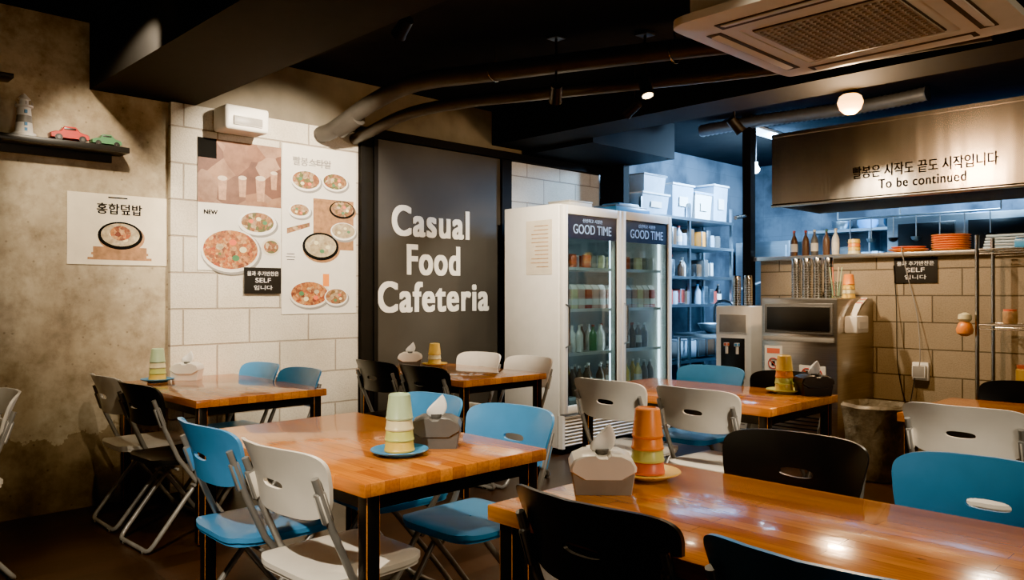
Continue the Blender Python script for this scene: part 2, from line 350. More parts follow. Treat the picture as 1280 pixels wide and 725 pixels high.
dish(b,2.90,2.09,.12,y-.001,FMIX,WHITE,.62,.9); dish(b,3.14,2.10,.11,y-.001,FMIX,WHITE,.6,.9); dish(b,2.85,1.87,.09,y-.001,FMIX,WHITE,.6)
dish(b,3.02,1.62,.15,y-.002,FSOUP,INK,.68,.86); dish(b,3.21,1.74,.11,y-.004,FSOUP,WHITE,.6,.9); dish(b,3.2,1.90,.11,y-.003,FMIX,INK,.6,.88)
dish(b,2.93,1.27,.16,y-.001,FRED,PAPER,.6,.93); dish(b,3.15,1.25,.10,y-.002,FMIX,WHITE,.65,.9)
b.bx(3.04,3.09,y-.003,y-.001,1.33,1.42,ORC); lines(b,2.78,1.56,.08,3,y,INK,.005,.02); lines(b,3.02,2.24,.2,2,y,LGREY,.006,.02)
b.poly([(2.75,y-.001,1.70),(2.93,y-.001,1.76),(2.93,y-.001,1.79),(2.75,y-.001,1.74)],FMIX)
padd(b,'print',P); text('빨봉스타일','title',(2.95,y-.002,2.20),RY,LGREY,P,width=.3,size=.1,fat=.001)
def selfsign(name,loc,rot,w,h):
    P=empty(name,loc); b=B(); 
    if rot==RY: b.bx(loc[0]-w/2,loc[0]+w/2,loc[1]-.008,loc[1],loc[2]-h/2,loc[2]+h/2,BLACKPL)
    else: b.bx(loc[0]-.008,loc[0],loc[1]-w/2,loc[1]+w/2,loc[2]-h/2,loc[2]+h/2,BLACKPL)
    padd(b,'board',P)
    for i,(t,ww) in enumerate((('물과 추가반찬은',.85),('SELF',.42),('입니다',.5))):
        off=Vector((0,-.0095,h*(.2-.27*i))) if rot==RY else Vector((-.0095,0,h*(.2-.27*i)))
        text(t,'line_%d'%(i+1),Vector(loc)+off,rot,WHITE,P,width=w*ww,height=h*.17,size=.04,ext=.0005)
selfsign('self_service_sign',(2.565,YW-.0505,1.365),RY,.27,.18)

# ---------------------------------------------------------------- left shelf with toys
b=B(); b.bx(.55,1.655,YW-.17,YW-.002,2.115,2.15,BLACKPL,.004); b.bx(.55,1.6,YW-.02,YW-.003,2.07,2.115,BLACKPL); b.done('wall_shelf')
b=B(); b.bx(.75,1.06,YW-.14,YW-.002,2.46,2.485,BLACKPL,.004); b.done('wall_shelf')
b=B(); b.lathe([(.06,0),(.06,.02),(.045,.025),(.040,.08)],(0,0,0),WHITE); b.lathe([(.0405,.08),(.037,.12)],(0,0,0),LGREY); b.lathe([(.037,.12),(.033,.165),(.045,.168),(.045,.178),(.022,.18),(.022,.21),(.034,.212),(.005,.245)],(0,0,0),WHITE)
for k in range(8): a=k*pi/4; b.cyl((.043*math.cos(a),.043*math.sin(a),.178),(.043*math.cos(a),.043*math.sin(a),.198),.002,LGREY,5)
for zz in(.04,.07,.14): b.box((0,-.04,zz),(.014,.012,.018),BLUEC)
b.done('toy_lighthouse',(1.12,YW-.085,2.15))
def car(name,loc,c,s):
    b=B()
    pr=[(-.09,.018),(-.092,.04),(-.07,.05),(-.045,.053),(-.028,.078),(.025,.08),(.05,.055),(.088,.045),(.094,.03),(.09,.018)]
    rings=[]
    for yy,k in ((-.036,.86),(-.03,1),(.03,1),(.036,.86)): rings.append([(x*(.97 if k<1 else 1)*s,yy*s,((z-.018)*k+.018)*s) for x,z in pr])
    b.skin(rings,c)
    b.box((-.002*s,0,.066*s),(.06*s,.074*s,.014*s),BLACKPL,.002)
    for x in(-.055,.058):
        for yy in(-.034,.034): b.cyl((x*s,(yy-.007)*s,.018*s),(x*s,(yy+.007)*s,.018*s),.0185*s,BLACKPL,14); b.cyl((x*s,(yy-.008)*s,.018*s),(x*s,(yy+.008)*s,.018*s),.009*s,CHROME,10)
    b.done(name,loc)
car('toy_car',(1.345,YW-.085,2.15),RED,1.1); car('toy_car',(1.545,YW-.085,2.15),GREENT,.9)

# ---------------------------------------------------------------- chairs
def superell(a,bb,e,n=56,taper=0,cx=0,cy=0,sh=0):
    P=[]
    for k in range(n):
        t=2*pi*k/n+sh; c,s=math.cos(t),math.sin(t)
        x=a*abs(c)**(2/e)*(1 if c>=0 else -1); y=bb*abs(s)**(2/e)*(1 if s>=0 else -1)
        P.append((x*(1+taper*y/bb)+cx,y+cy))
    return P
def chair_mesh(mat,frame):
    b=B(); r=.0115
    def U(prof,w,rad=.04):
        L=[(x,w,z) for x,z in prof]; 
        pts=list(reversed(L))
        (x0,z0),(x1,z1)=prof[0],prof[1]
        d=math.hypot(x1-x0,z1-z0); ux,uz=(x1-x0)/d,(z1-z0)/d
        pts[-1]=(x0+ux*rad,w,z0+uz*rad)
        for a in (.35,.7): pts.append((x0+ux*rad*(1-a)**2,w-rad*a**2,z0+uz*rad*(1-a)**2))
        pts.append((x0,w-rad,z0)); pts.append((x0,-w+rad,z0))
        for a in (.7,.35): pts.append((x0+ux*rad*(1-a)**2,-w+rad*a**2,z0+uz*rad*(1-a)**2))
        pts.append((x0+ux*rad,-w,z0+uz*rad)); pts+= [(x,-w,z) for x,z in prof[1:]]
        return pts
    b.tube(U([(.225,.012),(.06,.235),(-.10,.455),(-.165,.60),(-.222,.755)],.205),r,frame,10)
    b.tube(U([(-.235,.012),(-.06,.235),(.10,.425)],.182),r,frame,10)
    b.cyl((-.10,-.2,.40),(-.10,.2,.40),.007,frame,8); b.cyl((.09,-.18,.415),(.09,.18,.415),.008,frame,8)
    for s_ in(1,-1):
        b.cyl((-.02,s_*.178,.31),(-.02,s_*.216,.31),.008,frame,8)
        for xx in (.225,-.235): b.box((xx,s_*.12,.008),(.03,.035,.016),BLACKPL,.003)
    def fs(x,y,o):
        rr=max(abs(x)/.205,abs(y)/.2); dz=-.012*max(0,(rr-.75)/.25)**2 -.010*(1-min(1,rr))**.5
        return (x+.0,y,.452+dz+o)
    b.slab([(p[0]*.02,p[1]*.02) for p in superell(.205,.2,5)],superell(.205,.2,5),8,fs,.016,mat)
    b.slab([(p[0]*.94,p[1]*.94) for p in superell(.2,.195,5)],superell(.2,.195,5),1,lambda x,y,o:(x,y,.432+o),.022,mat)
    def fb(y,z,o):
        q=y/.225; return (-.250+.062*q*q-(z-.72)*.33+o+.012*math.sin((z-.62)*14), y, z)
    inner=superell(.055,.0135,2.6,cy=.712); outer=superell(.222,.106,5.0,taper=.09,cy=.725)
    b.slab(inner,outer,7,fb,.012,mat)
    for s_ in(1,-1): b.box((-.192,s_*.203,.668),(.035,.022,.10),mat,.008,rot=(0,-.33,0))
    return b.mesh('folding_chair',40)
CW=chair_mesh(WHITEP,TUBE); CB=chair_mesh(BLUEP,TUBE); CK=chair_mesh(BLACKPL,TUBE)
chairs=[(1.36,2.17,0,CW,.02),(1.37,2.70,0,CB,-.03),(1.93,2.20,1,CB,.02),(1.93,2.72,1,CB,-.02),
 (1.65,4.66,0,CW,0),(1.64,4.17,0,CK,.04),(2.15,4.22,1,CB,0),(2.15,4.72,1,CB,.02),
 (3.25,3.92,0,CK,.03),(3.25,4.43,0,CK,0),(3.77,3.91,1,CW,0),(3.77,4.43,1,CW,.03),
 (3.45,2.07,0,CW,-.02),(3.44,2.60,0,CW,.02),(4.02,2.60,1,CB,0),(4.02,2.09,1,CK,.02),
 (3.70,1.0,0,CW,.0),(3.70,.46,0,CB,0),(4.37,1.0,1,CK,0),(4.37,.48,1,CB,0),
 (1.545,1.125,0,CK,0),(1.53,.60,0,CB,0),(2.13,1.14,1,CK,.03),(2.13,.62,1,CB,-.02),
 (.62,4.20,1,CW,.05)]
for x,y,f,me,dz in chairs: place('folding_chair',me,(x,y,0),pi*f+dz)

# ---------------------------------------------------------------- tables
b=B(); W,L=.74,1.18
b.bx(-W/2,W/2,-L/2,L/2,.70,.74,WOOD,.004)
for sx in(1,-1):
    for sy in(1,-1):
        x=sx*(W/2-.045);y=sy*(L/2-.045); b.bx(x-.0225,x+.0225,y-.0225,y+.0225,.012,.70,BSTEEL,.002); b.cyl((x,y,0),(x,y,.013),.018,BLACKPL)
for s_ in(1,-1):
    b.bx(s_*(W/2-.045)-.015,s_*(W/2-.045)+.015,-L/2+.06,L/2-.06,.655,.699,BSTEEL); b.bx(-W/2+.06,W/2-.06,s_*(L/2-.045)-.015,s_*(L/2-.045)+.015,.655,.699,BSTEEL)
TM=b.mesh('dining_table')
tabs=dict(t1=(1.985,4.50),t2=(1.61,2.45),t3=(3.515,4.24),t4=(3.77,2.37),t5=(4.08,.74),t6=(1.715,.88))
for k,(x,y) in tabs.items(): place('dining_table',TM,(x,y,0))

# ---------------------------------------------------------------- table items
def cups(name,loc,cols,saucer=BLUEC,s=1):
    b=B(); z=.0
    if saucer:
        b.lathe([(.055,0),(.06,.004),(.09,.013),(.096,.018),(.094,.021),(.06,.012),(.0,.010)],(0,0,0),saucer,32,cap=False); z=.0125
    n=len(cols)
    for i,c in enumerate(cols):
        last=i==n-1; h=.036 if not last else .084; r0=.050-.0018*i; r1=r0-(.004 if not last else .009)
        b.lathe([(r0-.003,z),(r0,z+.001),(r0+.001,z+.006),(r0-.001,z+.009),(r1,z+h-.004),(r1-.004,z+h)]+([] if not last else [(r1-.01,z+h+.001),(r1-.012,z+h-.003),(.001,z+h-.003)]),(0,0,0),c,28)
        z+=h-.001 if not last else h
    b.done(name,loc)
def tissue(name,loc,rz,base,lid):
    b=B()
    pr=[(-.075,0),(.075,0),(.085,.06),(-.085,.06)]
    b.skin([[(x*(.96 if e else 1),yy,z) for x,z in pr] for yy,e in((-.055,1),(-.05,0),(.05,0),(.055,1))],base)
    pl=[(-.05,.04),(.05,.04),(.087,.062),(.088,.074),(.078,.092),(.05,.105),(.022,.107),(.012,.098),(-.012,.098),(-.022,.107),(-.05,.105),(-.078,.092),(-.088,.074),(-.087,.062)]
    b.skin([[(x*k,yy,.062+(z-.062)*k) for x,z in pl] for yy,k in((-.062,.93),(-.057,1),(.057,1),(.062,.93))],lid)
    b.lathe([(.018,.1),(.02,.112)],(0,0,0),GREY)
    R=[];n=32
    for j in range(12):
        t=j/11; w=.010+.030*math.sin(pi*min(1,t*.95+.05))**.8*(1-.35*t); th=.004+.006*math.sin(t*2.8); tw=.35*t
        r=[]
        for k in range(n):
            a=2*pi*k/n; x=w*math.cos(a)+.012*t*t; y_=th*math.sin(a)+.005*math.sin(90*w*math.cos(a)+3*t)*(.4+t)
            r.append((x*math.cos(tw)-y_*math.sin(tw),x*math.sin(tw)+y_*math.cos(tw),.10+.068*t+.012*t*math.cos(a)))
        R.append(r)
    b.skin(R,TISSUE)
    b.done(name,loc,rz)
T=.7402
cups('cup_stack',(1.556,2.13,T),[YELC,LIMEC,CREAMC,GREENC]); tissue('tissue_dispenser',(1.735,2.16,T),-.75,GREY,GREY)
cups('cup_stack',(1.88,1.365,T),[REDC,LIMEC,ORC,ORC],YELC); tissue('tissue_dispenser',(1.665,1.36,T),-.8,LGREY,WHITEP)
cups('cup_stack',(1.80,4.93,T),[YELC,LIMEC,CREAMC,GREENC]); tissue('tissue_dispenser',(1.975,4.92,T),-.7,WHITEP,WHITEP)
cups('cup_stack',(3.68,4.60,T),[YELC,CREAMC,YELC],YELC); tissue('tissue_dispenser',(3.50,4.66,T),-.7,GREY,WHITEP)
cups('cup_stack',(4.02,2.02,T),[YELC,LIMEC,ORC,YELC],LIMEC); tissue('tissue_dispenser',(4.045,1.87,T),-.7,BLACKPL,BLACKPL)

# ---------------------------------------------------------------- fridge
FX0,FX1,FY0,FY1,FZ=4.61,6.10,4.15,4.82,1.99
F=empty('glass_door_refrigerator',(5.35,4.5,0))
LINER=pm('fridge_liner',(.34,.39,.40),.5)
b=B(); t=.04
b.bx(FX0,FX0+t,FY0+.05,FY1,.05,FZ,WHITEE,.006); b.bx(FX1-t,FX1,FY0+.05,FY1,.05,FZ,WHITEE,.006)
b.bx(FX0+t,FX1-t,FY1-t,FY1,.05,FZ-.001,LINER); b.bx(FX0+t,FX1-t,FY0+.05,FY1-t,FZ-t,FZ-.001,WHITEE); b.bx(FX0+t,FX1-t,FY0+.06,FY1-t,.30,.34,WHITEE)
b.bx(FX0+t,FX1-t,FY0+.07,FY1-t,.05,.30,GREY)
xm=(FX0+FX1)/2; b.bx(xm-.03,xm+.03,FY0+.055,FY0+.1,.3,FZ-.04,WHITEE)
for i in range(9): b.box((xm,FY0+.035,.075+i*.027),(FX1-FX0-.02,.03,.012),WHITEE,.003,rot=(.5,0,0))
b.bx(FX0,FX0+.03,FY0+.01,FY0+.06,.05,.31,WHITEE); b.bx(FX1-.03,FX1,FY0+.01,FY0+.06,.05,.31,WHITEE)
for x in (FX0+.08,FX1-.08):
    for yy in (FY0+.12,FY1-.08): b.cyl((x,yy,0),(x,yy,.055),.025,BLACKPL)
o=b.done('cabinet'); o.parent=F; o.location=-F.location
b=B()
for k in (0,1):
    x0=FX0+.005+k*(xm-FX0); x1=x0+(xm-FX0)-.012; fw=.05
    z0,z1=.325,FZ-.01; y0,y1=FY0,FY0+.045
    b.bx(x0,x0+fw,y0,y1,z0,z1,WHITEE,.006); b.bx(x1-fw,x1,y0,y1,z0,z1,WHITEE,.006)
    b.bx(x0+fw,x1-fw,y0,y1,z0,z0+.06,WHITEE,.004); b.bx(x0+fw,x1-fw,y0,y1,z1-.07,z1,WHITEE,.004)
    b.bx(x0+fw,x1-fw,y0+.02,y0+.026,z0+.06,z1-.07,GLASSD)
    b.bx(x0+fw,x1-fw,y0+.012,y0+.018,z1-.26,z1-.07,DBLUE)
    for (xa,xb) in((x0+fw,x0+fw+.018),(x1-fw-.018,x1-fw)): b.bx(xa,xb,y0+.012,y0+.019,z0+.06,z1-.26,BLACKPL)
    hx=x0+.025
    b.tube([(hx,y0+.002,.85),(hx,y0-.035,.87),(hx,y0-.035,1.17),(hx,y0+.002,1.19)],.009,CHROME,8)
o=b.done('doors'); o.parent=F; o.location=-F.location
SKY=emat('header_print_glow',(.30,.46,.75),.3)  # printed lettering given a faint glow of its own
for k in (0,1):
    cx=FX0+.37+k*.745
    text('GOOD TIME','header_text',(cx,FY0+.010,FZ-.23),RY,SKY,F,width=.48,height=.075,size=.08)
    text('신선하고 시원한','header_small',(cx,FY0+.010,FZ-.135),RY,SKY,F,width=.25,height=.03,size=.04)
b=B()
RACK=pm('white_wire',(.75,.75,.72),.4)
shz=[.42,.78,1.14,1.48]
for z in shz:
    b.bx(FX0+.05,FX1-.05,FY0+.09,FY0+.1,z-.012,z+.012,RACK); 
    for i in range(30): x=FX0+.06+i*(FX1-FX0-.12)/29; b.bx(x-.002,x+.002,FY0+.1,FY1-.05,z-.002,z+.002,RACK)
    for yy in (.3,.55): b.bx(FX0+.05,FX1-.05,FY0+yy-.003,FY0+yy+.003,z-.006,z-.001,RACK)
o=b.done('shelves'); o.parent=F; o.location=-F.location
b=B()
def carton(x,y,z,c,s=1):
    b.box((x,y,z+.08*s),(.068*s,.068*s,.16*s),c); b.box((x,y,z+.055*s),(.07*s,.07*s,.05*s),WHITE)
    b.skin([[(x-.034*s,y-.034*s,z+.16*s),(x+.034*s,y-.034*s,z+.16*s),(x+.034*s,y+.034*s,z+.16*s),(x-.034*s,y+.034*s,z+.16*s)],[(x-.034*s,y-.003,z+.2*s),(x+.034*s,y-.003,z+.2*s),(x+.034*s,y+.003,z+.2*s),(x-.034*s,y+.003,z+.2*s)]],WHITE)
def bottle(bb,x,y,z,c,cap,h=.25,r=.035,label=True):
    bb.lathe([(r*.95,0),(r,.01),(r,h*.6),(r*.8,h*.7),(r*.36,h*.82),(r*.33,h*.92)],(x,y,z),c,14); bb.lathe([(r*.4,h*.92),(r*.4,h)],(x,y,z),cap,12)
    if label: bb.lathe([(r*1.02,h*.2),(r*1.02,h*.5)],(x,y,z),PAPER,14)
for si,z in enumerate(shz):
    zz=z+.013
    for i in range(15):
        x=FX0+.115+i*.09
        if abs(x-xm)<.05: continue
        for r_ in range(2):
            yy=FY0+.17+r_*.13
            if si==2: carton(x,yy,zz,[PINK,PINK,CREAMC,PINK,BOTR][i%5])
            elif si==1 and i%5!=4: bottle(b,x,yy,zz,random.choice([BOTB,GREENT,BOTB,BOTW]),random.choice([BOTR,BOTW]),.22,.035,i%2==0)
            elif si==0 and i%6!=5: bottle(b,x,yy,zz,random.choice([BOTB,YELC,GREENT,BOTB]),BOTW,.24,.036,i%3==0)
            elif si==3 and i%4!=3: b.lathe([(.036,0),(.04,.01),(.04,.1),(.034,.11)],(x,yy,zz),random.choice([BOTW,CREAMC,REDC,LGREY,BOTB]),14)
o=b.done('drinks'); o.parent=F; o.location=-F.location
b=B()
LED=emat('fridge_led',(.85,.93,1),14)
for x in (FX0+.055,xm-.02,xm+.02,FX1-.055): b.bx(x-.005,x+.005,FY0+.105,FY0+.12,.42,1.9,LED)
o=b.done('led_strips'); o.parent=F; o.location=-F.location
b=B(); b.bx(FX0-.002,FX0,4.27,4.56,1.43,1.87,CREAMPAPER)
for i in range(11): b.bx(FX0-.003,FX0-.002,4.31,4.31+.2*random.uniform(.6,1),1.82-i*.033,1.827-i*.033,WOODB)
o=b.done('taped_notice'); o.parent=F; o.location=-F.location
b=B(); b.box((0,0,.03),(.5,.3,.06),BLUEC,.012); b.box((0,0,.065),(.46,.26,.02),GREY,.004); b.box((.0,0,.085),(.3,.2,.03),BINW,.01); b.done('storage_tray',(5.72,4.45,FZ))
b=B(); b.box((0,0,.04),(.3,.25,.08),PAPER,.01); b.box((0,0,.085),(.31,.26,.012),LGREY,.004); b.done('storage_box',(5.2,4.6,FZ))

# ---------------------------------------------------------------- steel cooler + water purifier
b=B(); X0,X1,Y0,Y1=5.9,6.585,2.54,3.16
b.bx(X0,X1,Y0,Y1,.08,1.24,STEEL,.012); b.bx(X0-.008,X0+.01,Y0+.03,Y1-.03,.96,1.20,GREY,.005); b.bx(X0-.012,X0,Y0+.05,Y1-.05,.985,1.175,BLACKPL,.003)
b.bx(X0-.012,X0,Y0+.02,Y1-.02,.90,.94,LGREY,.003)
for i in range(6): b.bx(X0-.006,X0+.002,Y0+.08,Y1-.08,.16+i*.03,.172+i*.03,BLACKPL)
b.bx(X0-.003,X0,2.98,3.13,.66,.86,PAPER); b.bx(X0-.004,X0-.003,3.0,3.11,.80,.84,REDC)
b.bx(X0-.003,X0,2.63,2.84,.60,.72,PAPER)
def ring(yc,zc,r,x,n=20):
    b.tube([(x,yc+r*math.cos(2*pi*k/n),zc+r*math.sin(2*pi*k/n)) for k in range(n)],.004,RED,5,loop=True); b.cyl((x,yc-r*.7,zc-r*.7),(x,yc+r*.7,zc+r*.7),.004,RED,5)
    b.box((x,yc,zc),(.002,r*.7,r*.9),INK)
ring(3.055,.72,.042,X0-.005); ring(2.78,.66,.038,X0-.005); ring(2.69,.66,.03,X0-.005)
for x in(X0+.06,X1-.06):
    for yy in(Y0+.06,Y1-.06): b.cyl((x,yy,0),(x,yy,.085),.022,BLACKPL)
b.done('stainless_cold_cabinet')
b=B(); b.bx(6.1,6.5,3.36,3.70,.02,1.17,WHITEE,.012)
b.bx(6.092,6.105,3.41,3.65,.56,.90,BLACKPL,.006); b.bx(6.09,6.1,3.40,3.66,.94,1.10,LGREY,.004); b.bx(6.03,6.1,3.43,3.63,.555,.58,GREY,.005)
for yy in(3.48,3.58): b.cyl((6.08,yy,.82),(6.08,yy,.76),.012,WHITE,10); b.box((6.075,yy,.84),(.04,.035,.03),BLUEC if yy<3.5 else REDC,.004)
for i in range(4): b.bx(6.094,6.1,3.42,3.64,.12+i*.04,.13+i*.04,LGREY)
b.bx(6.12,6.48,3.38,3.68,0,.02,BLACKPL); b.done('water_purifier')
def scups(loc,pos,h):
    b=B()
    for dx,dy in pos:
        z=0
        for k in range(int(h/.02)):
            b.lathe([(.036,z),(.0375,z+.002),(.036,z+.019)],(dx,dy,0),CHROME,16); z+=.02
        b.lathe([(.036,z),(.034,z+.06),(.031,z+.064),(.001,z+.063)],(dx,dy,0),CHROME,16)
    b.done('steel_cup_stack',loc)
scups((6.18,2.85,1.2402),[(0,-.12),(.0,-.03),(.0,.06),(.02,.16),(.09,-.08),(.1,.1)],.26)
scups((6.28,3.52,1.1702),[(-.05,-.06),(-.03,.06),(.06,0)],.2)
cups('cup_stack',(6.25,2.60,1.2402),[YELC,CREAMC,YELC,ORC],None)
b=B()
for i in range(6): b.cyl((.02*math.cos(i),.02*math.sin(i),.02),(.045*math.cos(i),.045*math.sin(i),.24),.004,[REDC,CREAMC,GREENC][i%3],6)
b.lathe([(.04,0),(.045,.13),(.042,.13),(.037,.006),(.001,.006)],(0,0,0),GLASS,18,cap=False); b.done('straw_cup',(6.06,2.62,1.2402))
b=B(); b.box((0,0,.06),(.22,.10,.13),WHITEP,.012); b.box((0,-.052,.055),(.16,.004,.05),PAPER)
for i in range(6): b.box((-.02+i*.02,.0,.16+i*.012),(.17,.05,.010),[PAPER,REDC,PAPER,CREAMC,REDC,PAPER][i],.001,rot=(0,-.75+.05*i,0))
b.done('napkin_holder',(6.12,2.487,.98))

b=B(); n=28
def rr(k,z,r): a=2*pi*k/n; q=r*(1+.05*math.sin(5*a+z*9)+.03*math.sin(9*a)); return (q*math.cos(a),q*math.sin(a),z)
b.skin([[rr(k,z,r) for k in range(n)] for z,r in ((0,.15),(.02,.165),(.2,.18),(.42,.20),(.5,.215),(.52,.20),(.47,.19),(.2,.165))],BAG,cap=False)
b.lathe([(.14,.003),(.17,.44),(.178,.45),(.165,.43),(.135,.02),(.001,.02)],(0,0,0),GREY,24,cap=False)
b.done('waste_bin',(5.6,2.15,0))

# ---------------------------------------------------------------- wire rack
b=B(); X0,X1,Y0,Y1=6.12,6.50,.80,1.66
for x in(X0,X1):
    for yy in(Y0,Y1): b.cyl((x,yy,0),(x,yy,1.68),.014,CHROME,10)
for z in(.15,.62,1.06,1.58):
    for x in(X0,X1): b.cyl((x,Y0,z),(x,Y1,z),.006,CHROME,8); b.cyl((x,Y0,z-.03),(x,Y1,z-.03),.004,CHROME,8)
    for yy in(Y0,Y1): b.cyl((X0,yy,z),(X1,yy,z),.006,CHROME,8)
    for i in range(1,30): yy=Y0+i*(Y1-Y0)/30; b.cyl((X0,yy,z+.003),(X1,yy,z+.003),.0022,CHROME,5)
b.done('wire_shelf_rack')
def jar(name,loc,c,lid,r=.05,h=.13):
    b=B(); b.lathe([(r*.9,0),(r,.008),(r,h*.8),(r*.85,h*.86)],(0,0,0),c,20); b.lathe([(r*.9,h*.86),(r*.92,h)],(0,0,0),lid,20); b.done(name,loc)
jar('condiment_jar',(6.25,1.40,.6275),YELC,REDC,.06,.16); jar('condiment_jar',(6.25,1.25,.6275),BOTB,BOTR,.055,.14); jar('condiment_jar',(6.28,1.50,1.0675),WOODB,REDC,.045,.1); jar('condiment_jar',(6.28,1.25,1.0675),CREAMC,WOODB,.05,.14)
b=B(); b.box((0,0,.03),(.26,.4,.06),BLUEC,.01); b.box((0,0,.07),(.24,.38,.015),GREY,.003); b.done('serving_tray',(6.3,1.25,1.5875))
b=B(); b.lathe([(.02,0),(.05,.02),(.055,.05),(.04,.09),(.015,.11)],(0,0,0),ORC,16); b.lathe([(.03,.1),(.045,.12),(.04,.15),(.01,.165)],(0,0,0),CREAMC,16); b.done('hanging_soap_holder',(6.06,1.72,.98))

# ---------------------------------------------------------------- counter ledge things
Z=1.6055
b=B()
for i in range(7): b.lathe([(.06,i*.018),(.12,i*.018+.012),(.14,i*.018+.02),(.138,i*.018+.024),(.06,i*.018+.008)],(0,0,0),ORC,30)
b.done('plate_stack',(6.78,2.02,Z))
b=B(); b.lathe([(.07,0),(.14,.02),(.15,.028),(.147,.031),(.07,.008),(.001,.008)],(0,0,0),ORC,30); b.lathe([(.07,.02),(.13,.045),(.128,.05),(.06,.03),(.001,.03)],(0,0,0),REDC,30); b.done('plate_stack',(6.76,2.33,Z))
b=B()
for i in range(5): b.box((0,0,.012+i*.022),(.26,.42-.01*i,.018),[BINW,LGREY,BINW,LGREY,BINW][i],.006)
b.done('serving_tray',(6.76,1.55,Z))
b=B()
for i,(c,k) in enumerate(((BOTW,BOTW),(BOTB,GREENT),(GREY,BOTW),(BOTB,BOTR),(BOTB,BOTR))): bottle(b,6.82+.03*(i%2),2.95+i*.095,Z,c,k,.24,.032,i%2==0)
b.done('sauce_bottles')
b=B(); 
for i,c in enumerate((CREAMC,YELC,ORC,YELC)): b.lathe([(.045,i*.03),(.05,i*.03+.004),(.044,i*.03+.035)],(0,0,0),c,20)
b.done('cup_stack',(6.65,2.72,Z))
b=B()
for i in range(3): b.lathe([(.05,i*.03),(.1,i*.03+.03),(.11,i*.03+.05),(.105,i*.03+.052),(.05,i*.03+.01)],(0,0,0),[LGREY,STEEL,LGREY][i],24)
b.done('bowl_stack',(6.85,1.15,Z))
selfsign('self_service_sign',(XK-.003,2.22,1.46),RX,.32,.20)
b=B(); b.bx(XK-.03,XK-.001,2.12,2.24,.60,.74,WHITE,.006); b.bx(XK-.07,XK-.03,2.13,2.23,.62,.72,LGREY,.008)
b.tube([(XK-.06,2.18,.70),(XK-.09,2.16,.8),(XK-.03,2.2,1.1),(XK-.02,2.27,1.4),(XK-.075,2.3,1.62),(XK-.02,2.3,1.625)],.004,LGREY,6,smooth=6)
b.tube([(XK-.06,2.21,.62),(XK-.12,2.24,.4),(XK-.1,2.32,.7),(XK-.02,2.36,1.2),(XK-.02,2.38,1.5)],.004,BLACKPL,6,smooth=6)
b.done('wall_socket')

# ---------------------------------------------------------------- hood
b=B(); Y0,Y1=-1.2,3.43; HB=2.06; HT=2.69
b.bx(XK,XK+.012,Y0,Y1,HB,HT,STEELH); b.tube([(XK+.0,Y0,HB),(XK+.0,Y1,HB)],.018,STEELH,12); b.bx(XK-.01,XK+.02,Y0,Y1,HT-.02,HT+.01,STEELH)
b.bx(XK+.012,XK+.95,Y1-.012,Y1,HB,HT,STEELH); b.bx(XK+.94,XK+.95,Y0,Y1,HB,HT,STEELH); b.bx(XK,XK+.95,Y0,Y1,HT-.01,HT+.005,STEELH)
for i in range(7): b.box((XK+.48,Y0+.4+i*.62,2.4),(.8,.5,.03),GREY,0,rot=(.0,.5,0))
H=b.done('kitchen_hood'); 
text('빨봉은 시작도 끝도 시작입니다','hood_text_1',(XK-.003,2.18,2.235),RX,INK,H,width=1.06,height=.10,size=.1,fat=.0015)
text('To be continued','hood_text_2',(XK-.003,2.18,2.13),RX,INK,H,width=.64,height=.075,size=.1,sp=1.1,fat=.0015)
b=B(); pts=[];rd=[]
for i in range(90):
    t=i/89; pts.append((6.50+.05*math.sin(t*3),4.1-2.0*t,2.82+.012*math.sin(t*6))); rd.append(.052+.007*(i%2))
b.tube(pts,.1,DUCTM,16,radii=rd); b.done('flexible_duct')

# ---------------------------------------------------------------- kitchen interior
b=B(); X0,X1,Y0,Y1=6.42,8.15,4.74,5.13
for x in(X0,(X0+X1)/2,X1):
    for yy in(Y0,Y1-.02): b.bx(x-.015,x+.015,yy-.015,yy+.015,0,2.25,STEELB)
for z in(.55,1.15,1.45,1.78,2.08): b.bx(X0-.02,X1+.02,Y0-.02,Y1,z-.015,z+.015,STEELB)
b.done('kitchen_shelf')
b=B()
for zi,z in enumerate((.566,1.166,1.466,1.796)):
    x=X0+.10
    while x<X1-.08:
        q=random.random(); dk=[BOTB,GREY,BLACKPL,STEELB,BINW,BOTR,BOTW]
        if zi==0: b.box((x+.03,4.93,z+.11),(.15,.26,.2),random.choice([GREY,STEELB,BINW,BOTB]),.012); x+=.18; continue
        if q<.45: bottle(b,x,4.82+random.uniform(0,.1),z,random.choice(dk),random.choice([BOTR,BOTW,BLUEC,GREY]),random.uniform(.16,.25),.038,q<.2)
        elif q<.7: b.lathe([(.045,0),(.05,.01),(.05,.12),(.045,.125),(.045,.14),(.01,.142)],(x,4.86,z),random.choice(dk),16)
        else: b.box((x,4.9,z+.085),(.08,.2,.16+.03*(int(x*10)%3)),random.choice(dk+[ORC]),.01)
        x+=random.uniform(.095,.13)
b.done('condiment_bottles')
for x,w,h,c in((6.72,.46,.2,BINW),(7.22,.4,.34,BINW),(7.62,.34,.28,WHITEE),(7.98,.3,.40,BINW)):
    b=B(); b.skin([[(sx*w/2*k,sy*.16*k,z) for sx,sy in((-1,-1),(1,-1),(1,1),(-1,1))] for z,k in((0,.9),(h,1))],c); b.box((0,0,h+.01),(w+.03,.35,.025),WHITE if c is BINW else BLUEC,.006)
    b.box((0,-.165,h*.5),(w*.4,.004,h*.3),PAPER); b.done('storage_bin',(x,4.93,2.0955))
b=B(); b.skin([[(sx*.19*k,sy*.15*k,z) for sx,sy in((-1,-1),(1,-1),(1,1),(-1,1))] for z,k in((0,.9),(.17,1))],BINW); b.box((0,0,.18),(.41,.33,.02),GREY,.006); b.done('storage_bin',(6.72,4.93,2.3185))
